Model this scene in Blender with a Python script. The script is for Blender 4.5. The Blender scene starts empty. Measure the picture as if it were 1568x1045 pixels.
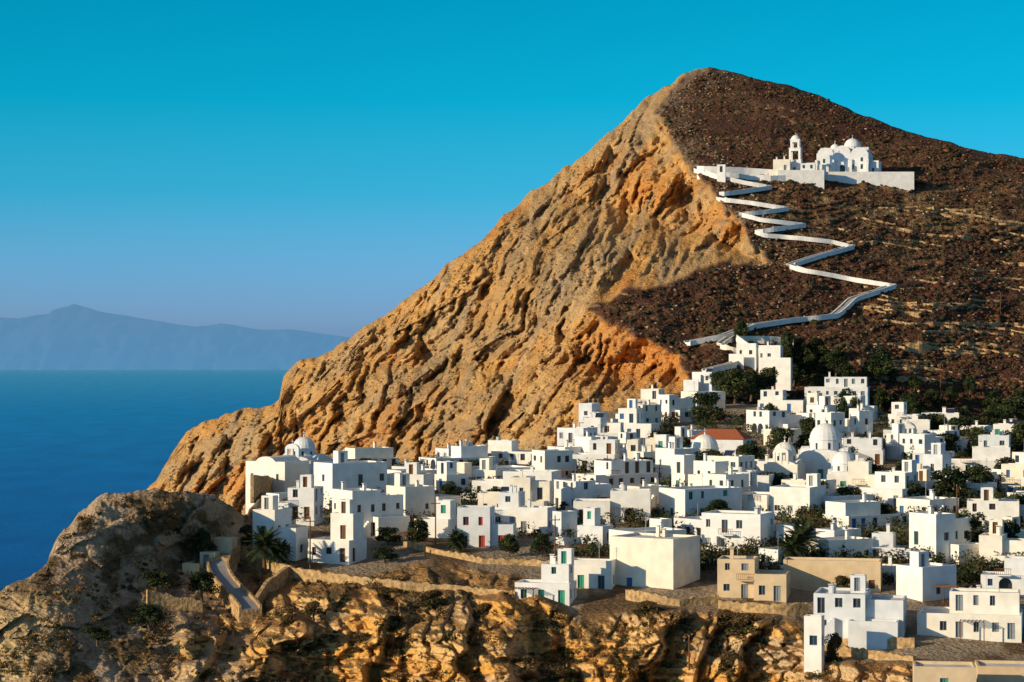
import bpy, math, random
import numpy as np
from mathutils import Vector
random.seed(7); rng=np.random.default_rng(7)
K=36/80/1568; CZ=200.0
def W(px,py,d): return np.array([(px-784)*K*d, d, CZ+(540-py)*K*d])
scene=bpy.context.scene
# ---------------------------------------------------------------- noise
def hsh(i,j,k,s):
    h=((i*73856093)^(j*19349663)^(k*83492791)^(s*26544357+977))&0xffffffff
    h^=h>>13; h=(h*1274126177)&0xffffffff; h^=h>>16; h=(h*668265263)&0xffffffff; h^=h>>15
    return h/4294967296.0
def vn(x,y,z,s=0):
    xi=np.floor(x).astype(np.int64);yi=np.floor(y).astype(np.int64);zi=np.floor(z).astype(np.int64)
    fx=x-xi;fy=y-yi;fz=z-zi
    fx=fx*fx*(3-2*fx);fy=fy*fy*(3-2*fy);fz=fz*fz*(3-2*fz)
    r=0
    for a in (0,1):
        wx=fx if a else 1-fx
        for b in (0,1):
            wy=fy if b else 1-fy
            for c in (0,1):
                wz=fz if c else 1-fz
                r=r+wx*wy*wz*hsh(xi+a,yi+b,zi+c,s)
    return r*2-1
def fbm(x,y,z=None,o=4,s=0,g=.5):
    x=np.asarray(x,float);y=np.asarray(y,float)
    z=np.zeros_like(x) if z is None else z
    r=0;a=1;t=0
    for i in range(o):
        r=r+a*vn(x,y,z,s+i*17);t+=a;a*=g;x=x*2.03+5.1;y=y*2.03+1.7;z=z*2.03
    return r/t*1.6
def worley(x,y,s=0):
    xi=np.floor(x).astype(np.int64);yi=np.floor(y).astype(np.int64)
    F1=np.full(x.shape,9.);F2=np.full(x.shape,9.);ID=np.zeros(x.shape);zz=np.zeros_like(xi)
    for a in(-1,0,1):
        for b in(-1,0,1):
            cx=xi+a;cy=yi+b
            dx=cx+hsh(cx,cy,zz,s)-x;dy=cy+hsh(cx,cy,zz,s+5)-y
            dd=np.sqrt(dx*dx+dy*dy);m=dd<F1
            F2=np.where(m,F1,np.minimum(F2,dd));ID=np.where(m,hsh(cx,cy,zz,s+9),ID);F1=np.where(m,dd,F1)
    return F1,F2,ID
def sst(a,b,x):
    t=np.clip((x-a)/(b-a),0,1);return t*t*(3-2*t)
# ---------------------------------------------------------------- materials
def newmat(n):
    m=bpy.data.materials.new(n);m.use_nodes=True
    nt=m.node_tree;b=nt.nodes['Principled BSDF'];return m,nt,b
def N(nt,t,**kw):
    n=nt.nodes.new(t)
    for k,v in kw.items(): setattr(n,k,v)
    return n
def simple(n,col,rough=.8,var=.15,scale=1.5,bump=0.0,spec=.2,objrand=0.0):
    m,nt,b=newmat(n);L=nt.links
    tc=N(nt,'ShaderNodeNewGeometry');no=N(nt,'ShaderNodeTexNoise');no.inputs['Scale'].default_value=scale;no.inputs['Detail'].default_value=6
    L.new(tc.outputs['Position'],no.inputs['Vector'])
    mr=N(nt,'ShaderNodeMapRange');mr.inputs['From Min'].default_value=.3;mr.inputs['From Max'].default_value=.7
    mr.inputs['To Min'].default_value=1-var;mr.inputs['To Max'].default_value=1+var*.4
    L.new(no.outputs['Fac'],mr.inputs['Value'])
    mx=N(nt,'ShaderNodeVectorMath',operation='SCALE');mx.inputs[0].default_value=col[:3]
    L.new(mr.outputs[0],mx.inputs['Scale'])
    out=mx.outputs[0]
    if objrand:
        oi=N(nt,'ShaderNodeObjectInfo');rp=N(nt,'ShaderNodeValToRGB')
        e=rp.color_ramp.elements;e[0].position=0;e[0].color=(1-objrand*.9,1-objrand*.7,1-objrand*.4,1);e[1].position=1;e[1].color=(1,1-objrand*.3,1-objrand*.85,1)
        q=rp.color_ramp.elements.new(.35);q.color=(1,1,1,1);q=rp.color_ramp.elements.new(.75);q.color=(1,.985,.94,1)
        L.new(oi.outputs['Random'],rp.inputs[0])
        mu=N(nt,'ShaderNodeVectorMath',operation='MULTIPLY');L.new(out,mu.inputs[0]);L.new(rp.outputs[0],mu.inputs[1]);out=mu.outputs[0]
    L.new(out,b.inputs['Base Color']);b.inputs['Roughness'].default_value=rough;b.inputs['Specular IOR Level'].default_value=spec
    if bump:
        bp=N(nt,'ShaderNodeBump');bp.inputs['Strength'].default_value=bump;bp.inputs['Distance'].default_value=.3
        L.new(no.outputs['Fac'],bp.inputs['Height']);L.new(bp.outputs[0],b.inputs['Normal'])
    return m
def vcolmat(n,s1,s2,bumpd,rough=.95,amt=.5):
    m,nt,b=newmat(n);L=nt.links
    at=N(nt,'ShaderNodeVertexColor',layer_name='Col');g=N(nt,'ShaderNodeNewGeometry')
    n1=N(nt,'ShaderNodeTexNoise');n1.inputs['Scale'].default_value=s1;n1.inputs['Detail'].default_value=8;n1.inputs['Roughness'].default_value=.65
    v=N(nt,'ShaderNodeTexVoronoi');v.inputs['Scale'].default_value=s2
    L.new(g.outputs['Position'],n1.inputs['Vector']);L.new(g.outputs['Position'],v.inputs['Vector'])
    mr=N(nt,'ShaderNodeMapRange');mr.inputs['From Min'].default_value=.3;mr.inputs['From Max'].default_value=.7;mr.inputs['To Min'].default_value=1-amt;mr.inputs['To Max'].default_value=1+amt*.7
    L.new(n1.outputs['Fac'],mr.inputs['Value'])
    mx=N(nt,'ShaderNodeVectorMath',operation='SCALE');L.new(at.outputs['Color'],mx.inputs[0]);L.new(mr.outputs[0],mx.inputs['Scale'])
    L.new(mx.outputs[0],b.inputs['Base Color']);b.inputs['Roughness'].default_value=rough;b.inputs['Specular IOR Level'].default_value=.1
    ad=N(nt,'ShaderNodeMath',operation='ADD');L.new(n1.outputs['Fac'],ad.inputs[0])
    ml=N(nt,'ShaderNodeMath',operation='MULTIPLY');L.new(v.outputs['Distance'],ml.inputs[0]);ml.inputs[1].default_value=.5;L.new(ml.outputs[0],ad.inputs[1])
    bp=N(nt,'ShaderNodeBump');bp.inputs['Strength'].default_value=.9;bp.inputs['Distance'].default_value=bumpd
    L.new(ad.outputs[0],bp.inputs['Height']);L.new(bp.outputs[0],b.inputs['Normal'])
    return m
M_white=simple('whitewash',(.82,.80,.76),.9,.14,.6,.2,.1,objrand=.24)
M_roof=simple('roof_plaster',(.64,.64,.65),.9,.3,.4,.1,.1)
M_glass=simple('dark_opening',(.03,.035,.045),.25,.2,1,0,.5)
M_wood=simple('wood_brown',(.16,.07,.03),.7,.2,3)
M_green=simple('shutter_green',(.05,.30,.20),.6,.15,3)
M_blue=simple('shutter_blue',(.05,.15,.38),.6,.15,3)
M_red=simple('shutter_red',(.42,.06,.03),.6,.15,3)
M_grey=simple('shutter_grey',(.22,.25,.27),.6,.15,3)
M_pale=simple('shutter_pale',(.36,.38,.38),.6,.15,3)
M_cream=simple('cream_plaster',(.66,.50,.31),.9,.15,.7,.2,.1)
M_stone=simple('dry_stone',(.50,.33,.16),.95,.55,1.6,.9,.1)
M_tile=simple('roof_tile',(.42,.12,.05),.8,.3,4,.4)
M_panel=simple('solar_panel',(.02,.03,.07),.2,.1,1,0,.5)
M_metal=simple('metal',(.45,.46,.47),.4,.1,1)
M_path=simple('path_paving',(.30,.30,.31),.9,.15,.6,.2)
M_cliff=vcolmat('hill_ground',.5,1.2,1.4,amt=.42)
M_fg=vcolmat('rocky_ground',1.1,1.7,.6,amt=.45)
M_bush=vcolmat('scrub_leaves',3,5,.05,.95,.3)
M_leaf=vcolmat('tree_leaves',3,5,.02,.8,.3)

def mesh_np(name,V,F,mat,C=None,smooth=True):
    me=bpy.data.meshes.new(name);V=np.asarray(V,np.float32);F=np.asarray(F,np.int32)
    n=F.shape[1];me.vertices.add(len(V));me.vertices.foreach_set('co',V.ravel())
    me.loops.add(F.size);me.loops.foreach_set('vertex_index',F.ravel())
    me.polygons.add(len(F));me.polygons.foreach_set('loop_start',np.arange(0,F.size,n,dtype=np.int32));me.polygons.foreach_set('loop_total',np.full(len(F),n,np.int32))
    if C is not None:
        ca=me.color_attributes.new('Col','FLOAT_COLOR','POINT')
        ca.data.foreach_set('color',np.concatenate([C,np.ones((len(C),1))],1).astype(np.float32).ravel())
    me.update();me.validate()
    if smooth: me.polygons.foreach_set('use_smooth',np.ones(len(F),bool))
    me.materials.append(mat)
    ob=bpy.data.objects.new(name,me);scene.collection.objects.link(ob);return ob
def gridfaces(nr,nc):
    i=np.arange(nr-1)[:,None]*nc+np.arange(nc-1)[None,:]
    return np.stack([i,i+nc,i+nc+1,i+1],-1).reshape(-1,4)
def mixc(a,b,t): return a*(1-t[...,None])+np.array(b)*t[...,None]

# ---------------------------------------------------------------- mountain
SB=[(1085,103),(1062,118),(1035,140),(1008,165),(1018,200),(1062,258),(1110,310),(1140,350),(1178,405),(1100,408),(1040,428),(985,443),(920,465),(903,474),(960,500),(1040,545),(1062,578),(1040,600),(900,640),(890,900),(2000,900),(2000,-200),(1085,-200)]
SBa=np.array(SB,float)
def scrub_sd(x,y):
    x=np.asarray(x,float);y=np.asarray(y,float)
    d=np.full(x.shape,1e9);ins=np.zeros(x.shape,bool);n=len(SBa)
    for i in range(n):
        a=SBa[i];b=SBa[(i+1)%n];ex,ey=b-a;L=ex*ex+ey*ey
        t=np.clip(((x-a[0])*ex+(y-a[1])*ey)/L,0,1)
        d=np.minimum(d,np.hypot(x-a[0]-t*ex,y-a[1]-t*ey))
        if ey!=0:
            c=((a[1]>y)!=(b[1]>y))&(x<ex*(y-a[1])/ey+a[0]);ins^=c
    return np.where(ins,-d,d)
def terr(px,py):
    n=fbm(px/90,py/90,o=3,s=60)
    z=py/8.0+n*1.6+px*0.006
    ph=z-np.floor(z)
    m=sst(.45,.8,vn(px/45,np.floor(z)*3.3,px*0,61)*.5+.5+.4*np.exp(-((py-330)/60)**2)*(px>1180))
    return ph,m
def Dm(px,py):
    px=np.asarray(px,float);py=np.asarray(py,float)
    wx=px+fbm(px/30,py/30,o=4,s=3)*9;wy=py+fbm(px/30,py/30,o=4,s=4)*8
    sd=scrub_sd(wx,wy)
    f=np.interp(py,[50,103,200,280,440,540,600,700,780],[1080,1000,872,800,716,668,640,622,612])
    d=f+.085*np.clip(px-1100,0,900)
    c=np.clip(sd,0,None);s=sst(0,7,sd)
    d=d+.52*c+8*sst(0,18,sd)
    u=px*.25;v=py*.25;a=-.806*u+.592*v;b=.592*u+.806*v
    g1=-.45*u+.89*v;g2=.89*u+.45*v;wp=fbm(u/14,v/14,o=3,s=9)*3
    big=fbm(a/60,b/30,o=4,s=10)*17
    rid=(1-np.abs(fbm((g2+wp)/9,g1/50,o=4,s=12))*1.6)*8-3+(1-np.abs(fbm((g2+wp)/3.2,g1/24,o=3,s=13))*1.6)*3.6
    st=fbm(a/45,b/3.2,o=4,s=14)*3.6
    F1,F2,ID=worley(a/8+.25*fbm(u/8,v/8,o=2,s=5),b/5,s=20);F3,F4,ID2=worley(g1/5,g2/1.8,s=22)
    F5,F6,ID3=worley(a/24+.3*fbm(u/18,v/18,o=3,s=25),b/13,s=26)
    cl=big+rid+st+(ID-.5)*2.2+(ID2-.5)*2.2+(ID3-.5)*5+fbm(u/1.5,v/1.5,o=3,s=30)*1.3+fbm(u/6,v/6,o=3,s=31)*1.6
    sl=fbm(u/30,v/20,o=5,s=33)*7+fbm(u/3,v/2,o=3,s=35)*.9
    ph,m=terr(px,py);sl=sl+m*(sst(.5,1,ph)-ph)*3.2
    d=d+cl*s*sst(0,60,sd+12)+sl*(1-s)
    return d,s,sd
TOP=[(40,1300),(60,1200),(100,980),(150,850),(200,765),(220,748),(240,735),(265,695),(290,660),(345,637),(400,622),(428,610),(434,580),(455,556),(490,543),(535,520),(560,500),(600,472),(640,440),(690,405),(740,365),(770,330),(820,290),(860,262),(885,240),(930,205),(960,180),(985,155),(1010,142),(1045,118),(1065,106),(1085,102),(1120,110),(1180,125),(1255,145),(1300,168),(1385,200),(1440,215),(1500,230),(1568,242),(1700,262),(1900,300)]
tx=[p[0] for p in TOP];ty=[p[1] for p in TOP]
cols=np.arange(44,1850,2.3);nr=330
T=np.interp(cols,tx,ty)+fbm(cols/22,cols*0,o=5,s=70)*np.where(cols<1060,5.5,2.2)
t=np.linspace(0,1,nr)[:,None]
PY=T[None,:]+(np.maximum(T+60,800)[None,:]-T[None,:])*t;PX=np.repeat(cols[None,:],nr,0)
D,S_,SD=Dm(PX,PY)
D=D+18*np.exp(-(PY-T[None,:])/9)
X=(PX-784)*K*D;Y=D;Z=CZ+(540-PY)*K*D
bk=10
back=[(X[0],Y[0]+i*i*1.6+i*5,Z[0]-i*i*1.3-i*1.5) for i in range(bk,0,-1)]
bot=[(X[-1],Y[-1]-i*9,Z[-1]*(1-i/6)-8*i/6) for i in range(1,7)]
GX=np.vstack([b[0] for b in back]+[X]+[b[0] for b in bot]);GY=np.vstack([b[1] for b in back]+[Y]+[b[1] for b in bot]);GZ=np.vstack([b[2] for b in back]+[Z]+[b[2] for b in bot])
def normals(X,Y,Z):
    P=np.stack([X,Y,Z],-1);a=np.gradient(P,axis=1);b=np.gradient(P,axis=0);n=np.cross(b,a);n/=np.linalg.norm(n,axis=-1,keepdims=True)+1e-9
    return n
u=PX*.25;v=PY*.25;a_=-.806*u+.592*v;b_=.592*u+.806*v;g1=-.45*u+.89*v;g2=.89*u+.45*v
C=np.ones(PX.shape+(3,))*np.array([.60,.325,.105])
C=mixc(C,(.46,.30,.145),sst(-.2,.7,fbm(a_/30,b_/9,o=5,s=80)))
C=mixc(C,(.62,.25,.055),.7*sst(.1,.75,fbm(a_/22,b_/10,o=4,s=82)))
C=mixc(C,(.38,.28,.17),.7*sst(.1,.7,fbm(g2/4,g1/34,o=5,s=83)))
C=mixc(C,(.66,.42,.18),.6*sst(.15,.7,fbm(g2/2.5,g1/28,o=4,s=93)))
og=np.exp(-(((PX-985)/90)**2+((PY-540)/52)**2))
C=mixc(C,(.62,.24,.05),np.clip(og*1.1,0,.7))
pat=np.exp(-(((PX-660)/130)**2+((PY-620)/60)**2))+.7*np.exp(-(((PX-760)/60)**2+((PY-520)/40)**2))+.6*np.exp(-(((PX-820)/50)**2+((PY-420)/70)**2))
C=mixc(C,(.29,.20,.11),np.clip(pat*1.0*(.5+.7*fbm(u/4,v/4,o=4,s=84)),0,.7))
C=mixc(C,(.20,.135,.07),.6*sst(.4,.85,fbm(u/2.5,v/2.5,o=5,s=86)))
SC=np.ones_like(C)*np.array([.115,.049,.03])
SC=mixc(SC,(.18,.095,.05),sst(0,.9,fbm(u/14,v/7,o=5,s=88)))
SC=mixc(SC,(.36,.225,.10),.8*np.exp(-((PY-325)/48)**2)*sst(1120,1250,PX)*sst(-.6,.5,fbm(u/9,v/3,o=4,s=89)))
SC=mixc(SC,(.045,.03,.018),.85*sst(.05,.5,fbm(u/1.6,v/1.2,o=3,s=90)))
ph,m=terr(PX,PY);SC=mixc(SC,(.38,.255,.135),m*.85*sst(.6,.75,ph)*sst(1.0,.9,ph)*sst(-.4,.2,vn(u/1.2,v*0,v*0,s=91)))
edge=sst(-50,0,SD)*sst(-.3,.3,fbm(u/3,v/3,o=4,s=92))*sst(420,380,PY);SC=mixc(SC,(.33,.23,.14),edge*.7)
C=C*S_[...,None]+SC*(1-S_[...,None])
Cf=np.concatenate([np.repeat(C[:1],bk,0),C,np.repeat(C[-1:],6,0)],0)
GV=np.stack([GX,GY,GZ],-1)
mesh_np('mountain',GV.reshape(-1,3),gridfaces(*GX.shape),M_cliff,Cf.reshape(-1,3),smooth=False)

# ---------------------------------------------------------------- foreground & town ground
def dv(y): return np.interp(y,[560,575,600,650,700,750,800,860,920,985,1060],[668,650,618,545,480,425,385,350,325,300,275])
cp=[]
for x in (420,600,800,1000,1200,1400,1600,1750):
    for y in (600,650,700,750,800,850):
        if y<=650 and x<900: continue
        if y==700 and x<600: continue
        cp.append((x,y,float(dv(y))))
cp+=[(450,900,335),(450,960,318),(450,1045,311),(600,880,340),(600,930,322),(600,990,316),(600,1045,311),(800,925,322),(800,990,314),(800,1045,308),(1000,930,318),(1000,1045,307),(1200,960,308),(1200,1045,302),(1400,990,298),(1400,1045,285),(1600,990,298),(1600,1045,285),(1750,1000,295),(1240,900,332),(1450,900,332),(1600,900,332),(700,1100,304),(1100,1100,300),(1500,1100,270),
 (-60,930,316),(80,865,326),(150,765,338),(250,745,345),(330,755,355),(380,790,380),(0,1045,293),(100,1045,296),(200,1045,299),(100,900,318),(200,850,334),(300,830,348),(350,860,348),(380,900,340),(300,950,322),(385,1000,314),(330,1045,304),(420,1045,308),(-80,1100,285),(300,1100,296)]
cp=np.array(cp);cx,cy=cp[:,0]/300,cp[:,1]/300
def tps(r2): return r2*np.log(r2+1e-9)*.5
A=tps((cx[:,None]-cx)**2+(cy[:,None]-cy)**2)+np.eye(len(cp))*1e-4
Pm=np.stack([np.ones(len(cp)),cx,cy],1)
sol=np.linalg.solve(np.block([[A,Pm],[Pm.T,np.zeros((3,3))]]),np.concatenate([cp[:,2],[0,0,0]]))
def rbf(x,y):
    x=x/300;y=y/300;r=sol[-3]+sol[-2]*x+sol[-1]*y
    for i in range(len(cp)): r=r+sol[i]*tps((x-cx[i])**2+(y-cy[i])**2)
    return r
def fedge(x): return np.interp(x,[300,385,400,560,640,800,880,1000,1100,1220,1245,1600],[600,700,872,872,850,870,935,922,925,938,1000,1005])
def Df(px,py,full=True):
    px=np.asarray(px,float);py=np.asarray(py,float)
    d=rbf(px,py);r=sst(0,22,py-fedge(px))
    if full:
        u=px*.09;v=py*.09
        z=(540-py)*K*d
        right=np.maximum(sst(380,460,px),sst(250,290,px)*sst(930,965,py))
        q=z/3.1+.7*fbm(u/14,v/14,o=3,s=101)+u*.012;ph=q-np.floor(q)
        led=(sst(.6,1,ph)-ph)*4.2*sst(-.6,.1,fbm(u/12,np.floor(q)*1.7,o=2,s=104))
        q2=z/.9+.5*fbm(u/5,v/5,o=2,s=111);ph2=q2-np.floor(q2);led2=(sst(.6,1,ph2)-ph2)*.9
        F1,F2,ID=worley(u/3.4+.25*fbm(u/3,v/3,o=2,s=7),v/2.2,s=105);_,_,ID2=worley(u/1.2,v/.8,s=107);_,_,ID3=worley(u/9+.2*fbm(u/5,v/5,o=3,s=8),v/6,s=108)
        q3=u/12+.8*fbm(u/18,v/10,o=3,s=115)+v*.03;f3=q3-np.floor(q3);saw=-(f3-sst(.82,1,f3))*6.5*sst(880,930,py)
        q4=u/3.7+.8*fbm(u/6,v/4,o=3,s=116);f4=q4-np.floor(q4);saw2=-(f4-sst(.8,1,f4))*1.8
        n=led*(.25+.75*right)+led2*(.4+.6*right)+(saw+saw2)*right+(ID-.5)*1.8+(ID2-.5)*.7+(ID3-.5)*4+fbm(u/16,v/16,o=5,s=109)*4.5+fbm(u/.8,v/.8,o=2,s=110)*.3
        d=d+n*r*(.65+.35*right)+(1-r)*fbm(u/8,v/8,o=3,s=113)*.5
    return d,r
TF=[(-90,985),(0,905),(40,888),(72,866),(86,825),(120,790),(150,765),(200,752),(250,746),(330,757),(372,788),(392,770),(402,748),(500,740),(540,716),(620,708),(820,698),(880,675),(900,650),(930,632),(1100,618),(1300,622),(1400,640),(1850,650)]
fx=[p[0] for p in TF];fy=[p[1] for p in TF]
cols=np.arange(-88,1780,1.9);nr=245
T=np.interp(cols,fx,fy)+fbm(cols/18,cols*0,o=5,s=71)*np.where(cols<380,6,1)
t=(np.linspace(0,1,nr)**.9)[:,None]
PY=T[None,:]+(1100-T[None,:])*t;PX=np.repeat(cols[None,:],nr,0)
D,R=Df(PX,PY);D=D+5*np.exp(-(PY-T[None,:])/6)
X=(PX-784)*K*D;Y=D;Z=CZ+(540-PY)*K*D
bk=8
lf=sst(960,860,cols)
back=[(X[0],Y[0]+i*4,Z[0]-(i*i*1.0+i*3)*(.3+.7*lf)) for i in range(bk,0,-1)]
bot=[(X[-1],Y[-1]-i*6,Z[-1]-i*8) for i in range(1,5)]
GX=np.vstack([b[0] for b in back]+[X]+[b[0] for b in bot]);GY=np.vstack([b[1] for b in back]+[Y]+[b[1] for b in bot]);GZ=np.vstack([b[2] for b in back]+[Z]+[b[2] for b in bot])
nz=np.abs(normals(X,Y,Z)[...,2])
u=PX*.09;v=PY*.09
C=np.ones(PX.shape+(3,))*np.array([.74,.46,.18])
C=mixc(C,(.74,.38,.09),sst(-.1,.6,fbm(u/6,v/3,o=4,s=120)))
C=mixc(C,(.56,.42,.27),.8*sst(0,.6,fbm(u/9,v/5,o=4,s=122)))
grass=np.ones_like(C)*np.array([.38,.21,.08]);grass=mixc(grass,(.13,.085,.037),sst(-.1,.5,fbm(u/2,v/1.4,o=4,s=124)));grass=mixc(grass,(.44,.21,.065),.7*sst(.2,.7,fbm(u/4,v/2,o=4,s=126)))
gm=np.clip(sst(.6,.88,nz)+.6*sst(.45,.75,fbm(u/5,v/4,o=4,s=128)),0,1)
C=C*(1-gm[...,None])+grass*gm[...,None]
slope=sst(30,60,940-PY)*sst(400,450,PX)*sst(1000,950,PX)*R
C=C*(1-slope[...,None]*.8)+grass*slope[...,None]*.8
kn=sst(400,340,PX)
KC=np.ones_like(C)*np.array([.38,.27,.17]);KC=mixc(KC,(.50,.37,.24),sst(0,.6,fbm(u/5,v/3,o=5,s=130)));KC=mixc(KC,(.15,.10,.05),sst(.05,.55,fbm(u/3,v/3,o=4,s=132)))
KC=mixc(KC,(.64,.45,.22),.8*sst(880,940,PY)*sst(140,50,PX+.2*(PY-900)))  # sunlit left flank of the knoll painted lighter into the rock colour
KC=mixc(KC,(.70,.43,.15),.8*sst(900,950,PY)*sst(190,250,PX)*sst(.9,.65,nz))
C=C*(1-kn[...,None])+KC*kn[...,None]
TG=np.ones_like(C)*np.array([.34,.26,.18]);TG=mixc(TG,(.14,.09,.05),sst(-.1,.4,fbm(u/7,v/4,o=4,s=134)));TG=mixc(TG,(.13,.075,.04),.85*sst(1320,1400,PX)*sst(760,700,PY))
C=TG*(1-R[...,None])+C*R[...,None]
Cf=np.concatenate([np.repeat(C[:1],bk,0),C,np.repeat(C[-1:],4,0)],0)
mesh_np('rocky_hillside',np.stack([GX,GY,GZ],-1).reshape(-1,3),gridfaces(*GX.shape),M_fg,Cf.reshape(-1,3),smooth=False)

def dmt(px,py):
    return float(Dm(np.array([float(px)]),np.array([float(py)]))[0][0])
# ---------------------------------------------------------------- sea, island
m,nt,b=newmat('sea_water');L=nt.links
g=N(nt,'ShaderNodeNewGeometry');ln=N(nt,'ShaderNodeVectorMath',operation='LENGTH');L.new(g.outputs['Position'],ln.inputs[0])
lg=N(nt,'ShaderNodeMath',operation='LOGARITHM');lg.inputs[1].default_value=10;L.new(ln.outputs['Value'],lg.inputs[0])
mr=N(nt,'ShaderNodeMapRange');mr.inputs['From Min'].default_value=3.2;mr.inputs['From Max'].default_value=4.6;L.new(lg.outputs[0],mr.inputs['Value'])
rp=N(nt,'ShaderNodeValToRGB');e=rp.color_ramp.elements;e[0].color=(.001,.10,.37,1);e[1].color=(.20,.56,.84,1)  # horizon haze painted into the water colour, paler with distance
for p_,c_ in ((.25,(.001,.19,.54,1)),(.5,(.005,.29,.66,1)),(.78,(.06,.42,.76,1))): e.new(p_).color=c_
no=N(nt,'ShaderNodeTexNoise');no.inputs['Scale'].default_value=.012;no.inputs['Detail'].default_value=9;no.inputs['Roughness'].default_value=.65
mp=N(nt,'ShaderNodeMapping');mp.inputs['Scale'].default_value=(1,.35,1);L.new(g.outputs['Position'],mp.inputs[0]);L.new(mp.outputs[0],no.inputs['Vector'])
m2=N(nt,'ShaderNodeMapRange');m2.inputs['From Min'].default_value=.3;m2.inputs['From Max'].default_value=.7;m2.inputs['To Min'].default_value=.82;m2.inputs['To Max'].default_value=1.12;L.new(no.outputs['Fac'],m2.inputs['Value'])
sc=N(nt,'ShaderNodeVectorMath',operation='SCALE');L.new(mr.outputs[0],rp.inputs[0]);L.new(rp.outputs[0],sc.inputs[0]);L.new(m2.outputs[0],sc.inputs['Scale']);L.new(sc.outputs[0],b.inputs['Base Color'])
b.inputs['Roughness'].default_value=.5;b.inputs['Specular IOR Level'].default_value=.06
nb=N(nt,'ShaderNodeTexNoise');nb.inputs['Scale'].default_value=.12;nb.inputs['Detail'].default_value=6;L.new(mp.outputs[0],nb.inputs['Vector'])
bp=N(nt,'ShaderNodeBump');bp.inputs['Strength'].default_value=.4;bp.inputs['Distance'].default_value=1.5;L.new(nb.outputs['Fac'],bp.inputs['Height']);L.new(bp.outputs[0],b.inputs['Normal'])
M_sea=m
s=90000
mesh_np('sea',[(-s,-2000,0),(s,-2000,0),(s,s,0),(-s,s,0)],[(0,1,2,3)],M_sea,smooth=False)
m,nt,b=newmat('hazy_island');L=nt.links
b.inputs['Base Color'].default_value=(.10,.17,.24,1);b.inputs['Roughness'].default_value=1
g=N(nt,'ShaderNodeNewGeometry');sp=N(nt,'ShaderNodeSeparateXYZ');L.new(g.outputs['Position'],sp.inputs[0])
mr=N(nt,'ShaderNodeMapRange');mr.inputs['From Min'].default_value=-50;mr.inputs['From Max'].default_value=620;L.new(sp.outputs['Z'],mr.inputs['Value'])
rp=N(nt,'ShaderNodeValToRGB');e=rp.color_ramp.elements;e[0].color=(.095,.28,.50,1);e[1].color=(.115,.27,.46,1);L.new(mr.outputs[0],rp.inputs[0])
em=N(nt,'ShaderNodeEmission');L.new(rp.outputs[0],em.inputs['Color']);ms=N(nt,'ShaderNodeMixShader');ms.inputs[0].default_value=.93  # aerial haze painted as a glow over the island's diffuse colour
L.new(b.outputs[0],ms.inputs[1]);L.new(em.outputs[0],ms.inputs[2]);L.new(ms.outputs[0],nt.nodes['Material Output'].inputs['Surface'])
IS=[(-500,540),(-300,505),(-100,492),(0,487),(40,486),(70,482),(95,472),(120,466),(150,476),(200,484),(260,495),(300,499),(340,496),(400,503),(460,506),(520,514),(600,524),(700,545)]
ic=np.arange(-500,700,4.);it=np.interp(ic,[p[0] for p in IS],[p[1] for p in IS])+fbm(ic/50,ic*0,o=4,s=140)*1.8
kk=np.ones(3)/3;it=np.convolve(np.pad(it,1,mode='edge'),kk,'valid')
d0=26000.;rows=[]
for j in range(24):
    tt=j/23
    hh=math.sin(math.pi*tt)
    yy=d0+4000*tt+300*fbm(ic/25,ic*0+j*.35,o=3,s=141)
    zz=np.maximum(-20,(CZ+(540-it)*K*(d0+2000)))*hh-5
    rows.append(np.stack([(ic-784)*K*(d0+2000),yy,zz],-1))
rows=np.array(rows);mesh_np('distant_island',rows.reshape(-1,3),gridfaces(24,len(ic)),m)

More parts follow.
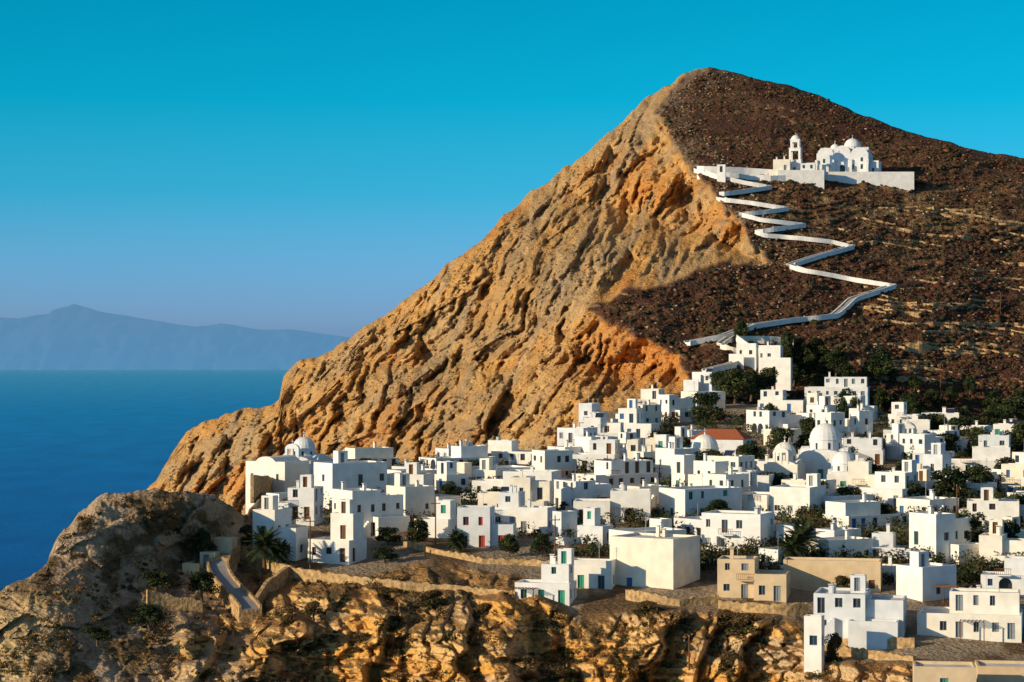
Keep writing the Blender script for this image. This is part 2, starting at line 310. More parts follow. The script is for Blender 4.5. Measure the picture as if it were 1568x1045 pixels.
# ---------------------------------------------------------------- mesh builder
MATS=[M_white,M_glass,M_wood,M_roof,M_green,M_stone,M_panel,M_metal,M_tile,M_path]
class MB:
    def __init__(s): s.v=[];s.f=[];s.m=[]
    def face(s,pts,m=0):
        i=len(s.v);s.v+= [tuple(map(float,p)) for p in pts];s.f.append(tuple(range(i,i+len(pts))));s.m.append(m)
    def box(s,x0,y0,z0,x1,y1,z1,m=0,mt=None):
        p=[(x0,y0),(x1,y0),(x1,y1),(x0,y1)]
        for i in range(4):
            a=p[i];b=p[(i+1)%4];s.face([(*a,z0),(*b,z0),(*b,z1),(*a,z1)],m)
        s.face([(*q,z1) for q in p],m if mt is None else mt);s.face([(*q,z0) for q in p[::-1]],m)
    def wall(s,o,ud,w,z0,z1,ops=(),m=0,dep=.25,shm=4):
        o=np.array(o,float);ux,uy=ud;n=np.array([uy,-ux])
        P=lambda u,z,k=0:(o[0]+ux*u-n[0]*k,o[1]+uy*u-n[1]*k,z)
        ops=[q for q in ops if q[0]>.15 and q[0]+q[2]<w-.15 and q[1]+q[3]<z1-.2]
        us=sorted({0,w,*[q[0] for q in ops],*[q[0]+q[2] for q in ops]});zs=sorted({z0,z1,*[q[1] for q in ops],*[q[1]+q[3] for q in ops]})
        for i in range(len(us)-1):
            for j in range(len(zs)-1):
                cu=(us[i]+us[i+1])/2;cz=(zs[j]+zs[j+1])/2
                if any(q[0]<cu<q[0]+q[2] and q[1]<cz<q[1]+q[3] for q in ops): continue
                s.face([P(us[i],zs[j]),P(us[i+1],zs[j]),P(us[i+1],zs[j+1]),P(us[i],zs[j+1])],m)
        for (a,b,ww,hh,ty) in ops:
            k=dep if ty!='a' else 1.2
            c,d=a+ww,b+hh
            s.face([P(a,b),P(a,b,k),P(a,d,k),P(a,d)],m);s.face([P(c,b,k),P(c,b),P(c,d),P(c,d,k)],m)
            s.face([P(a,d,k),P(c,d,k),P(c,d),P(a,d)],m);s.face([P(a,b),P(c,b),P(c,b,k),P(a,b,k)],m)
            pm={'w':1,'s':shm,'d':shm,'a':1,'n':0}[ty]
            s.face([P(a,b,k),P(c,b,k),P(c,d,k),P(a,d,k)],pm)
            if ty=='w':
                t=.07;kk=k-.05
                for (a0,b0,c0,d0_) in((a,b,c,b+t),(a,d-t,c,d),(a,b+t,a+t,d-t),(c-t,b+t,c,d-t),((a+c)/2-.03,b+t,(a+c)/2+.03,d-t)):
                    s.face([P(a0,b0,kk),P(c0,b0,kk),P(c0,d0_,kk),P(a0,d0_,kk)],shm)
            if ty in('s','d'):
                kk=k-.02;mm=(a+c)/2;s.face([P(mm-.03,b,kk),P(mm+.03,b,kk),P(mm+.03,d,kk),P(mm-.03,d,kk)],1)
            if ty in('a','n'):
                r=ww/2;L1=[P(a,d,-.004)];R1=[P(c,d,-.004)]
                for q in range(7):
                    th=math.pi/2*q/6
                    L1.append(P(a+r-r*math.sin(th),d-r+r*math.cos(th),-.004));R1.append(P(c-r+r*math.sin(th),d-r+r*math.cos(th),-.004))
                s.face(L1,m);s.face(R1[::-1],m)
    def block(s,x0,y0,x1,y1,z0,z1,ops=None,m=0,par=.35,shm=4,mt=3):
        ops=ops or {}
        w=x1-x0;l=y1-y0
        s.wall((x0,y0),(1,0),w,z0,z1,ops.get('f',()),m,shm=shm)
        s.wall((x1,y0),(0,1),l,z0,z1,ops.get('r',()),m,shm=shm)
        s.wall((x1,y1),(-1,0),w,z0,z1,(),m)
        s.wall((x0,y1),(0,-1),l,z0,z1,ops.get('l',()),m,shm=shm)
        t=.28;zi=z1-par
        o=[(x0,y0),(x1,y0),(x1,y1),(x0,y1)];n=[(x0+t,y0+t),(x1-t,y0+t),(x1-t,y1-t),(x0+t,y1-t)]
        for i in range(4):
            j=(i+1)%4
            s.face([(*o[i],z1),(*o[j],z1),(*n[j],z1),(*n[i],z1)],m)
            s.face([(*n[i],z1),(*n[j],z1),(*n[j],zi),(*n[i],zi)],m)
        s.face([(*q,zi) for q in n],mt)
    def cyl(s,x,y,z0,z1,r,m=0,n=16,r2=None,cap=True):
        r2=r if r2 is None else r2
        A=[(x+r*math.cos(2*math.pi*i/n),y+r*math.sin(2*math.pi*i/n),z0) for i in range(n)];B=[(x+r2*math.cos(2*math.pi*i/n),y+r2*math.sin(2*math.pi*i/n),z1) for i in range(n)]
        for i in range(n):
            j=(i+1)%n;s.face([A[i],A[j],B[j],B[i]],m)
        if cap: s.face(B,m)
    def dome(s,x,y,z,r,m=0,n=20,k=7,hs=1.0):
        for a in range(k):
            p0=math.pi/2*a/k;p1=math.pi/2*(a+1)/k
            for i in range(n):
                t0=2*math.pi*i/n;t1=2*math.pi*(i+1)/n
                q=[(x+r*math.cos(p)*math.cos(t),y+r*math.cos(p)*math.sin(t),z+hs*r*math.sin(p)) for p,t in((p0,t0),(p0,t1),(p1,t1),(p1,t0))]
                if a==k-1:q=q[:3]
                s.face(q,m)
    def vault(s,x0,y0,x1,y1,z,r_h,axis='y',m=0,n=10):
        pts=[]
        for i in range(n+1):
            th=math.pi*i/n;c=-math.cos(th);h=r_h*math.sin(th)
            pts.append((c,h))
        if axis=='y':
            cx_=(x0+x1)/2;r=(x1-x0)/2
            A=[(cx_+c*r,y0,z+h) for c,h in pts];B=[(cx_+c*r,y1,z+h) for c,h in pts]
        else:
            cy_=(y0+y1)/2;r=(y1-y0)/2
            A=[(x1,cy_+c*r,z+h) for c,h in pts];B=[(x0,cy_+c*r,z+h) for c,h in pts]
        for i in range(n): s.face([A[i],A[i+1],B[i+1],B[i]],m)
        s.face(A,m);s.face(B[::-1],m)
    def obj(s,name,loc,rot=0,mats=None,smooth=False):
        me=bpy.data.meshes.new(name);me.from_pydata(s.v,[],s.f)
        for q in (mats or MATS): me.materials.append(q)
        me.polygons.foreach_set('material_index',s.m);me.update()
        ob=bpy.data.objects.new(name,me);ob.location=loc;ob.rotation_euler=(0,0,rot);scene.collection.objects.link(ob);return ob

def auto_ops(w,z0,z1,R,dens=.6,arch=.06):
    ops=[];st=max(1,int((z1-z0)/2.7))
    for k in range(st):
        zf=z0+k*2.95;n=max(1,int(w/2.1))
        for i in range(n):
            if R.random()>dens: continue
            cu=w*(i+.5)/n+R.uniform(-.2,.2);ws=R.choice([.7,.9,1.0]);hs=R.choice([1.0,1.25,1.35])
            q=R.random()
            if k==0 and q<.24: ops.append((cu-.5,zf+.05,1.0,2.15,'d'))
            elif k==0 and q<.24+arch: ops.append((cu-.95,zf+.02,1.9,2.35,'a'))
            elif q<.75: ops.append((cu-ws/2,zf+2.2-hs,ws,hs,'w'))
            elif q<.88: ops.append((cu-ws/2,zf+2.2-hs,ws,hs,'s'))
            else: ops.append((cu-.5,zf+.1,1.0,2.1,'w'))
    return ops
def all_ops(w,l,z0,z1,R,dens=.6,arch=.06): return {'f':auto_ops(w,z0,z1,R,dens,arch),'l':auto_ops(l,z0,z1,R,dens*.9,arch),'r':auto_ops(l,z0,z1,R,dens*.9,0)}
def roof_stuff(mb,x0,y0,x1,y1,z,R):
    def pt(): return R.uniform(x0+.8,x1-1.2),R.uniform(y0+.8,y1-1.2)
    if x1-x0<3 or y1-y0<3: return
    for _ in range(R.choice([0,1,1,2])):
        x,y=pt();h=R.uniform(.7,1.2);mb.box(x,y,z-.4,x+.5,y+.5,z+h,0);mb.box(x-.08,y-.08,z+h+.12,x+.58,y+.58,z+h+.2,0);mb.box(x+.1,y+.1,z+h,x+.4,y+.4,z+h+.12,1)
    q=R.random()
    if q<.10:
        x,y=pt();mb.face([(x,y,z+.05),(x+1.8,y,z+.05),(x+1.8,y+.9,z+1.0),(x,y+.9,z+1.0)],6);mb.face([(x,y+.92,z+1.0),(x+1.8,y+.92,z+1.0),(x+1.8,y+.05,z+.0),(x,y+.05,z+.0)],7)
        mb.box(x,y+.95,z+.6,x+1.8,y+1.4,z+1.05,7);mb.box(x+.1,y+.9,z-.4,x+.18,y+.98,z+1,7);mb.box(x+1.6,y+.9,z-.4,x+1.68,y+.98,z+1,7)
    elif q<.42:
        x,y=pt();mb.box(x,y,z-.4,x+.05,y+.05,z+2.6,7)
        for k in range(3): mb.box(x-.5+.1*k,y+.01,z+2.4-.25*k,x+.55-.1*k,y+.04,z+2.43-.25*k,7)
    elif q<.52:
        x,y=pt();mb.cyl(x+.5,y+.5,z-.35,z+.7,.5,7,12)
    elif q<.72:
        x,y=pt();mb.block(x-.6,y-.6,x+1.4,y+1.2,z-.3,z+2.1,{'f':[(.5,.0+z,.8,1.8,'d')]},par=.1)
SH=[M_green,M_blue,M_grey,M_grey,M_wood,M_wood,M_pale,M_pale,M_wood,M_grey,M_blue,M_wood]
def house(xl,xr,yb,hp,th=0,r=.8,style=None,name='white_house',sh=None,wall=None,dens=.6,seed=None,dd=None,arch=.06,roof=True):
    R=random.Random(seed if seed is not None else int(xl*131+yb*17+hp))
    th=math.radians(th);px=(xl+xr)/2
    d=dd if dd else float(dv(yb))
    h=hp*K*d;Wt=(xr-xl)*K*d
    w=Wt/(math.cos(th)+r*abs(math.sin(th)));l=r*w
    if l>14: l=14
    ext=.5*(w*abs(math.sin(th))+l*math.cos(th))
    Yc=d+ext;Xc=(px-784)*K*(d+ext*.5);Zc=CZ+(540-yb)*K*d
    mb=MB();x0,x1,y0,y1=-w/2,w/2,-l/2,l/2;B=-4.5
    style=style or R.choice(['box','step','step','ann','ann','two'] if h>4.6 else ['box','box','ann1'])
    if style=='box':
        mb.block(x0,y0,x1,y1,B,h,all_ops(w,l,0,h,R,dens,arch))
        if roof: roof_stuff(mb,x0,y0,x1,y1,h,R)
    elif style=='step':
        h1=min(h*.55,3.4);f=R.uniform(.45,.72);g=R.uniform(.1,.4)
        mb.block(x0,y0,x1,y1,B,h1,all_ops(w,l,0,h1,R,dens,arch))
        if R.random()<.5: a,b=x0+.35,x0+w*f
        else: a,b=x1-w*f,x1-.35
        mb.block(a,y0+l*g,b,y1-.3,h1-.5,h,all_ops(b-a,l*(1-g)-.3,h1,h,R,dens+.1,0));roof_stuff(mb,a,y0+l*g,b,y1-.3,h,R)
    elif style in('ann','ann1'):
        f=R.uniform(.5,.7);h1=h*R.uniform(.5,.75)
        if R.random()<.5: a,b,c,e=x0,x0+w*f,x0+w*f+.003,x1
        else: a,b,c,e=x1-w*f,x1,x0,x1-w*f-.003
        mb.block(a,y0,b,y1,B,h,all_ops(b-a,l,0,h,R,dens,arch));roof_stuff(mb,a,y0,b,y1,h,R)
        yo=R.choice([-1.2,.9]);mb.block(c,y0+yo,e,y1-.6,B,h1,all_ops(e-c,l-.6-yo,0,h1,R,dens,arch))
    else:
        f=R.uniform(.4,.6);h2=h*R.uniform(.78,.9)
        mb.block(x0,y0,x0+w*f,y1,B,h,all_ops(w*f,l,0,h,R,dens,arch));mb.block(x0+w*f+.003,y0+1.1,x1,y1-.5,B,h2,all_ops(w*(1-f),l-1.6,0,h2,R,dens,arch))
        mb.block(x0+w*f*.7,y0-2.0,x1-.5,y0+1.05,B,h*.42,all_ops(x1-.5-x0-w*f*.7,3,0,h*.42,R,dens*.6,0));roof_stuff(mb,x0,y0,x0+w*f,y1,h,R)
    if h>5 and w>4.5 and R.random()<.3:   # balcony with railing
        bx=R.uniform(x0+.3,x0+w*.4);bw=2.4
        mb.box(bx,y0-1.3,2.75,bx+bw,y0-.01,2.9,0)
        for i in range(9): mb.box(bx+i*bw/8.4,y0-1.28,2.9,bx+i*bw/8.4+.05,y0-1.24,3.75,2)
        mb.box(bx,y0-1.29,3.751,bx+bw,y0-1.22,3.82,2)
    if R.random()<.18 and w>5:
        n=8;sw=.9
        for i in range(n): mb.box(x0+.3+i*.32,y0-sw-.02,B,x0+.3+(i+1)*.32-.002,y0-.02,.2+i*.33,0)
    if R.random()<.16 and w>5:
        a=R.uniform(x0,x1-3.2)
        for i in(0,3): mb.box(a+i,y0-2.3,B,a+i+.12,y0-2.18,2.4,2)
        for i in range(7): mb.box(a-.1+i*.5,y0-2.5,2.41,a+i*.5,y0-.03,2.5,2)
    if R.random()<.3:
        hh=1.1;mb.box(x0-1.5,y0-2.9,B,x0+w*.5,y0-2.65,hh,0);mb.box(x0-1.5,y0-2.648,B,x0-1.25,y0+1,hh,0)
    mats=list(MATS);mats[4]=sh or R.choice(SH)
    if wall: mats[0]=wall
    mb.obj(name,(Xc,Yc,Zc),th,mats)
HAND=[]
def H(xl,xr,yb,hp,*a,**k):
    HAND.append((xl,xr,yb,hp));house(xl,xr,yb,hp,*a,**k)
H(386,472,858,76,-22,r=.8,style='ann',sh=M_grey,seed=3,dens=.9)
H(470,560,862,74,-25,r=.7,style='step',sh=M_wood,seed=12,dens=.9)
H(506,622,822,70,32,r=.7,style='two',arch=.5,sh=M_wood,seed=5,dens=.8)
H(478,592,772,62,34,r=.6,style='box',sh=M_grey,dens=.3,seed=6)
H(590,662,765,38,-15,seed=7)
H(634,702,828,60,-20,style='step',sh=M_green,seed=8,dens=.8)
H(700,792,842,64,-8,r=.6,style='ann',sh=M_red,dens=.95,seed=9)
H(790,852,820,42,-20,style='box',seed=10)
H(846,884,832,48,34,style='box',sh=M_blue,seed=11)
H(884,940,838,58,-30,seed=13,sh=M_green,dens=.8)
H(878,1000,800,48,-5,r=.5,style='ann',arch=.9,dens=.8,sh=M_wood,seed=14)
H(934,1076,912,86,-32,r=.8,style='box',dens=.06,seed=15,dd=328)
H(788,884,928,62,-14,r=.6,style='step',sh=M_green,dens=.95,seed=16,dd=322)
H(872,944,905,46,-14,r=.5,style='box',sh=M_green,dens=1,seed=17,dd=330)
H(1098,1216,920,62,-12,r=.6,style='ann',wall=M_cream,sh=M_grey,dens=.7,seed=18,dd=322)
H(1200,1356,912,52,-12,r=.35,style='box',wall=M_cream,sh=M_wood,dens=.45,seed=19,dd=328,name='stone_house')
H(1245,1400,978,66,-14,r=.7,style='two',sh=M_grey,seed=20,dd=300,dens=.8)
H(1231,1264,1000,56,-20,r=.8,style='box',sh=M_blue,seed=21,dd=292)
H(1376,1468,925,56,34,r=.8,style='box',sh=M_grey,dens=.4,seed=22,dd=322)
H(1404,1580,980,68,-14,r=.6,style='step',sh=M_grey,seed=23,dd=300,dens=.8)
H(1502,1610,912,54,-15,r=.6,style='step',sh=M_blue,seed=24,dd=325,dens=.8)
H(1396,1500,868,80,33,r=.7,style='two',seed=25,dd=348,dens=.7)
H(1398,1500,1068,46,-8,r=.7,style='box',wall=M_cream,seed=26,dd=268,name='stone_house',roof=False)
H(1495,1620,1050,28,-8,r=.6,style='box',wall=M_cream,seed=27,dd=276,name='stone_house',roof=False)
H(1330,1385,905,38,-20,r=.7,style='box',seed=70,dd=334)
H(1455,1560,948,34,-12,r=.6,style='ann',seed=71,dd=312,dens=.7)
H(1500,1600,872,50,-20,r=.7,style='two',seed=72,dd=345,dens=.7)
H(1330,1410,865,46,-18,r=.7,style='step',seed=73,dd=350)
H(1240,1340,868,40,30,r=.6,style='box',seed=74,dd=348)
H(1075,1190,848,60,-25,r=.7,style='box',dens=.35,seed=28)
H(1190,1262,848,42,32,r=.8,style='two',seed=29)
H(1262,1400,815,44,32,r=.5,style='step',seed=30)
H(1480,1568,820,52,-12,r=.7,seed=31)
H(886,934,664,46,-25,r=.9,style='ann',sh=M_wood,seed=40,dens=.8)
H(942,1012,672,46,-20,style='step',seed=41,dens=.8)
H(962,1022,632,36,-20,style='step',seed=42,dens=.8)
H(1008,1058,645,40,30,style='two',seed=43)
H(1044,1112,628,28,30,style='box',seed=44)
H(1160,1242,632,34,-15,style='step',seed=45)
H(1232,1336,612,34,-12,r=.5,style='step',sh=M_grey,seed=46,dens=.8)
H(1292,1348,645,38,-20,style='ann',seed=47)
H(1145,1236,665,36,32,style='two',seed=48)
H(1222,1362,712,40,-12,r=.5,style='step',seed=49)
H(1352,1432,678,34,-12,style='ann',seed=50)
H(1434,1556,730,44,-10,r=.5,style='step',seed=51)
H(1384,1470,740,28,-12,style='box',seed=52)
H(1410,1475,655,22,-12,style='box',seed=53)
H(1060,1100,588,18,-25,style='box',seed=54)
H(640,760,722,36,32,r=.5,style='step',seed=55)
H(500,610,722,34,32,r=.5,style='step',seed=56)
H(740,840,712,36,-20,r=.5,style='step',seed=57)
H(1010,1140,800,50,33,r=.6,style='box',seed=58,dens=.45)
H(1130,1270,795,48,-28,r=.6,style='ann',seed=59,dens=.6)
H(590,700,792,46,34,r=.6,style='ann',seed=60,dens=.6)
H(720,860,765,42,-14,r=.5,style='ann',seed=61,dens=.7)
H(880,1010,752,44,32,r=.5,style='step',seed=62,dens=.7)
poly=[(500,745),(545,722),(620,712),(820,706),(890,686),(905,668),(940,650),(1060,640),(1150,632),(1230,625),(1340,632),(1400,655),(1500,668),(1640,680),(1640,955),(1420,950),(1240,905),(1100,888),(1000,880),(900,862),(800,825),(640,812),(560,805),(470,800),(410,790)]
def inp(x,y,P):
    c=False
    for i in range(len(P)):
        a=P[i];b=P[i-1]
        if (a[1]>y)!=(b[1]>y) and x<(b[0]-a[0])*(y-a[1])/(b[1]-a[1])+a[0]: c=not c
    return c
SKIP=[(380,505,690,760),(1050,1110,700,745),(1180,1320,690,755),(1065,1168,640,705),(1195,1255,800,850)]
R=random.Random(5);cnt=0
GREEN=[]
d=345.
while d<600:
    yb=float(np.interp(d,[300,325,350,385,425,480,545,618],[985,920,860,800,750,700,650,600]))
    x=395+R.uniform(0,40)
    while x<1620:
        wm=R.choice([R.uniform(5,8),R.uniform(7,10),R.uniform(9,13)]);wp=wm/(K*d);yy=yb+R.uniform(-4,4);c=x+wp/2
        ok=inp(c,yy,poly)
        for q in HAND:
            if q[0]-wp*.2<c<q[1]+wp*.2 and q[2]-q[3]*.3<yy<q[2]+q[3]*.5: ok=False
        for q in SKIP:
            if q[0]<c<q[1] and q[2]<yy<q[3]+8: ok=False
        pr=.93 if c<1000 else .86 if c<1330 else .72
        if yy<690 and c>1330: pr=.45
        if ok and R.random()<pr:
            hm=R.choice([3.1,3.5,4.0,5.4,6.2,6.9]) if c>640 or yy>760 else R.choice([3.2,3.5,5.2])
            if yy>835: hm=min(hm,3.9)
            th=R.choice([R.uniform(-40,-10),R.uniform(30,44)])
            house(x,x+wp,yy,hm/(K*float(dv(yy))),th,r=R.uniform(.55,1),dens=.78,seed=R.randint(0,99999));cnt+=1
        elif ok: GREEN.append((c,yy))
        x+=wp*R.uniform(.84,1.08)
    d+=11
print('houses',cnt,len(GREEN))

# ---------------------------------------------------------------- churches
def place(px,yb,d,ext=0): return ((px-784)*K*d,d+ext,CZ+(540-yb)*K*d)
def cross(mb,x,y,z,h=.9):
    mb.box(x-.05,y-.05,z,x+.05,y+.05,z+h,7);mb.box(x-.28,y-.04,z+h*.55,x-.052,y+.04,z+h*.55+.1,7);mb.box(x+.052,y-.04,z+h*.55,x+.28,y+.04,z+h*.55+.1,7)
def dome_on(mb,x,y,z,r,drum,ops=8,m=0):
    mb.cyl(x,y,z,z+drum,r,m,20)
    mb.cyl(x,y,z+drum,z+drum+.14,r+.14,m,20)
    mb.dome(x,y,z+drum+.1,r*.97,m)
    for i in range(ops):
        a=2*math.pi*(i+.5)/ops;c,s_=math.cos(a),math.sin(a);q=.22;rr=r+.01
        P=lambda t,zz:(x+c*rr-s_*t,y+s_*rr+c*t,zz)
        mb.face([P(-q,z+drum*.2),P(q,z+drum*.2),P(q,z+drum*.75),P(-q,z+drum*.75)],1)
    zt=z+drum+.1+r*.97
    mb.cyl(x,y,zt-.1,zt+.35,.16,m,8);cross(mb,x,y,zt+.3)
def belfry(mb,x,y0,zz,bw=1.5,h=2.2):
    mb.box(x-bw,y0-.003,zz,x-bw+.5,y0+.5,zz+h,0);mb.box(x+bw-.5,y0-.003,zz,x+bw,y0+.5,zz+h,0);mb.box(x-.22,y0-.003,zz,x+.22,y0+.5,zz+h,0)
    mb.vault(x-bw,y0-.01,x+bw,y0+.51,zz+h,bw*.65,'y');cross(mb,x,y0+.25,zz+h+bw*.6)
def church(px,yb,d,w,l,h,r,th,name='church',belf=True):
    mb=MB();x0,x1,y0,y1=-w/2,w/2,-l/2,l/2
    mb.block(x0,y0,x1,y1,-5,h,{'f':[(w*.5-.55,.1,1.1,2.3,'d'),(w*.18-.3,1.4,.6,1.3,'n'),(w*.82-.3,1.4,.6,1.3,'w')],'l':[(l*.25,1.3,.7,1.5,'a'),(l*.6,1.3,.7,1.5,'w')]},par=.2)
    mb.vault(x0+.35,y0+.1,x1-.35,y1-.1,h-.15,w*.12,'y');mb.vault(x0+.1,-l*.18,x1-.1,l*.18,h-.12,w*.16,'x')
    dome_on(mb,0,0,h+w*.05,r,r*.7)
    if belf: belfry(mb,0,y0,h)
    mb.obj(name,place(px,yb,d,l/2),math.radians(th))
church(462,742,436,8.2,9.5,4.6,2.3,-24,belf=True)
mb=MB();mb.block(-4.5,-4,4.5,4,-5,5.0,{'f':[(3.9,.1,1.1,2.2,'d'),(1.2,1.5,.6,1.2,'w'),(7,1.5,.6,1.2,'w')],'l':[(2,1.4,.7,1.3,'w'),(5,1.4,.7,1.3,'w')]},par=.25)
mb.vault(-2.2,-3.9,2.2,3.9,4.8,1.1,'y')
mb.obj('chapel',place(422,748,424,4),math.radians(-30))
church(1082,738,438,7.5,8,4.0,2.7,-15,belf=False)
church(1205,745,432,6.5,7,4.2,2.2,-20,belf=True)
church(1270,738,438,9.5,11,5.2,3.2,-18,belf=False)
church(1296,757,420,6,7,3.6,2.3,-10,belf=False)
church(1395,700,480,6,8,3.8,1.9,-10,belf=True)
mb=MB();w,l,h=11,8,4.2
mb.block(-w/2,-l/2,w/2,l/2,-5,h,all_ops(w,l,0,h,random.Random(4),.8,0),par=.1,shm=2)
e=.4;zr=h+1.9
mb.face([(-w/2-e,-l/2-e,h),(w/2+e,-l/2-e,h),(w/2-2.5,0,zr),(-w/2+2.5,0,zr)],8);mb.face([(w/2+e,-l/2-e,h),(w/2+e,l/2+e,h),(w/2-2.5,0,zr)],8)
mb.face([(w/2+e,l/2+e,h),(-w/2-e,l/2+e,h),(-w/2+2.5,0,zr),(w/2-2.5,0,zr)],8);mb.face([(-w/2-e,l/2+e,h),(-w/2-e,-l/2-e,h),(-w/2+2.5,0,zr)],8)
mb.face([(-w/2-e,-l/2-e,h-.01),(-w/2-e,l/2+e,h-.01),(w/2+e,l/2+e,h-.01),(w/2+e,-l/2-e,h-.01)],2)
mb.obj('tiled_roof_house',place(1108,704,464,4),math.radians(-20))

# ---- hilltop church
d=818.;sx=K*d
mb=MB()
xl=(1257-784)*sx;xr=(1400-784)*sx;ztop=CZ+(540-267)*sx;zb=ztop-14
mb.box(xl,d,zb,xr,d+1.0,ztop+.9,0)
mb.box(xl,d+1.003,zb,xr,d+30,ztop,0,3)
xl2=(1186-784)*sx
mb.box(xl2,d-9,zb,xl-.003,d+26,ztop+.8,0,3)
mb.box(xl2-9,d-6,zb,xl2-.003,d+20,ztop-.6,0,3)
mb.obj('churchyard_terrace',(0,0,0))
mb=MB();w=17.;x0=-w/2;l=13.;h=7.4
mb.block(x0,0,x0+w,l,-1,h,{'f':[(2,0.1,1.2,2.4,'d'),(2.1,4.2,.8,1.4,'w'),(5.2,2,.8,1.6,'w'),(7.6,.3,1.8,3.2,'a'),(8,4.6,.9,1.5,'n'),(11.5,2,.8,1.6,'w'),(14.5,2,.8,1.6,'w'),(14.5,4.5,.8,1.3,'w')],'l':[(3,3,.8,1.6,'w'),(8,3,.8,1.6,'w')]},par=.2)
mb.block(x0-3.8,2.0,x0-.003,l-2,-1,4.6,{'f':[(1.2,.1,1,2.1,'d')]},par=.2)
mb.vault(x0+.3,.05,x0+5.5,l-.3,h-.1,2.0,'y');mb.vault(x0+5.7,.05,x0+11.2,l-1,h-.1,2.6,'y');mb.vault(x0+11.4,.05,x0+w-.3,l-.3,h-.1,1.9,'y')
mb.vault(x0+.5,3.5,x0+w-.5,9.5,h-.1,2.5,'x')
mb.block(x0+1.2,-1.6,x0+4.2,-.003,-1,3.6,par=.1);mb.block(x0+w+.003,1.5,x0+w+3.2,9,-1,4.8,{'f':[(1.0,1,.8,1.4,'w')]},par=.2)
for xx in (x0-.4,x0+5.3,x0+11,x0+w-.6):
    mb.box(xx,-1.5,-1,xx+.8,-.003,3.4,0);mb.box(xx,-.8,3.402,xx+.8,-.003,5.2,0)
dome_on(mb,x0+11,6.3,h+1.4,2.9,1.0,8)
dome_on(mb,x0+5.2,6.3,h+1.2,1.6,.7,6)
ob=mb.obj('hilltop_church',((1290-784)*K*824,824,ztop+.02),math.radians(-16));ob.scale=(1.1,1.1,1.1)
mb=MB();q=2.3;z=0
mb.block(-q,-q,q,q,-2,5.0,{'f':[(1.7,.1,1.1,2.2,'d')]},par=.05)
for (b0,hh,z0) in ((q-.25,4.0,5.0),(q-.65,2.9,9.25)):
    for sx_ in(-1,1):
        for sy in(-1,1):
            mb.box(min(sx_*b0,sx_*(b0-.75)),min(sy*b0,sy*(b0-.75)),z0,max(sx_*b0,sx_*(b0-.75)),max(sy*b0,sy*(b0-.75)),z0+hh-.8,0)
    mb.box(-b0,-b0,z0+hh-.8,b0,b0,z0+hh,0);mb.box(-b0-.15,-b0-.15,z0+hh+.002,b0+.15,b0+.15,z0+hh+.25,0)
    mb.cyl(0,0,z0+hh-1.5,z0+hh-.8,.35,7,10,.15)
mb.dome(0,0,12.4,1.6,0);cross(mb,0,0,13.9,1)
mb.obj('bell_tower',((1220-784)*K*812,815,ztop-.2),math.radians(-16))
def hh2(px0,px1,yb,hp,d,th,l=5,name='white_house'):
    house(px0,px1,yb,hp,th,r=.5,style='box',dd=d,name=name,dens=.5,seed=int(px0))
hh2(1184,1212,262,18,809,-12);hh2(1226,1250,262,12,809,-12);hh2(1098,1112,264,12,800,-12)
hh2(1162,1200,553,24,655,-20);hh2(1128,1162,548,22,660,-20);hh2(1188,1214,574,26,645,-20);hh2(1064,1090,585,14,645,-15)

# ---------------------------------------------------------------- ribbons: paths and walls
def resample(pts,step):
    o=[];
    for i in range(len(pts)-1):
        a=np.array(pts[i],float);b=np.array(pts[i+1],float);n=max(1,int(np.hypot(*(b-a)[:2])/step))
        for k in range(n): o.append(a+(b-a)*k/n)
    o.append(np.array(pts[-1],float));return o
def wall_line(name,pts,fn,h,th=.5,mat=M_stone,below=3,step=8):
    P=[W(p[0],p[1],fn(p[0],p[1])) for p in resample(pts,step)]
    P=[np.array(p) for p in P];mb=MB();n=len(P);rows=[];rr=random.Random(int(pts[0][0]))
    for i in range(n):
        a=P[max(0,i-1)];b=P[min(n-1,i+1)];t=b-a;t[2]=0;t/=np.linalg.norm(t)+1e-9;nn=np.array([-t[1],t[0],0])
        hv=h+(rr.uniform(-.2,.2) if mat==M_stone else 0)
        rows.append([P[i]-nn*th/2-[0,0,below],P[i]-nn*th/2+[0,0,hv],P[i]+nn*th/2+[0,0,hv],P[i]+nn*th/2-[0,0,below]])
    for i in range(n-1):
        for k in range(3): mb.face([rows[i][k],rows[i+1][k],rows[i+1][k+1],rows[i][k+1]],0)
    mb.face(rows[0],0);mb.face(rows[-1][::-1],0)
    return mb.obj(name,(0,0,0),0,[mat])
def path(name,pts,fn,wd,wallh,step=7,mw=M_white,mp=M_path,lift=.8,sm=1,below=2.0):
    P=[W(p[0],p[1],fn(p[0],p[1])) for p in resample(pts,step)]
    P=[np.array(p) for p in P]
    for _ in range(sm):
        P=[P[0]]+[(P[i-1]+2*P[i]+P[i+1])/4 for i in range(1,len(P)-1)]+[P[-1]]
    n=len(P);mb=MB();rows=[]
    for i in range(n):
        a=P[max(0,i-1)];b=P[min(n-1,i+1)];t=b-a;t[2]=0;t/=np.linalg.norm(t)+1e-9;nn=np.array([-t[1],t[0],0])
        if nn[1]>0: nn=-nn
        c=P[i]+[0,0,lift];e=.35
        rows.append([c+nn*(wd/2+e)-[0,0,below],c+nn*(wd/2+e)+[0,0,wallh],c+nn*(wd/2)+[0,0,wallh],c+nn*(wd/2),c-nn*(wd/2),c-nn*(wd/2)+[0,0,wallh],c-nn*(wd/2+e)+[0,0,wallh],c-nn*(wd/2+e)-[0,0,below]])
    mi=[0,0,0,1,0,0,0]
    for i in range(n-1):
        for k in range(7): mb.face([rows[i][k],rows[i+1][k],rows[i+1][k+1],rows[i][k+1]],mi[k])
    mb.face(rows[0],0);mb.face(rows[-1][::-1],0)
    mb.obj(name,(0,0,0),0,[mw,mp])
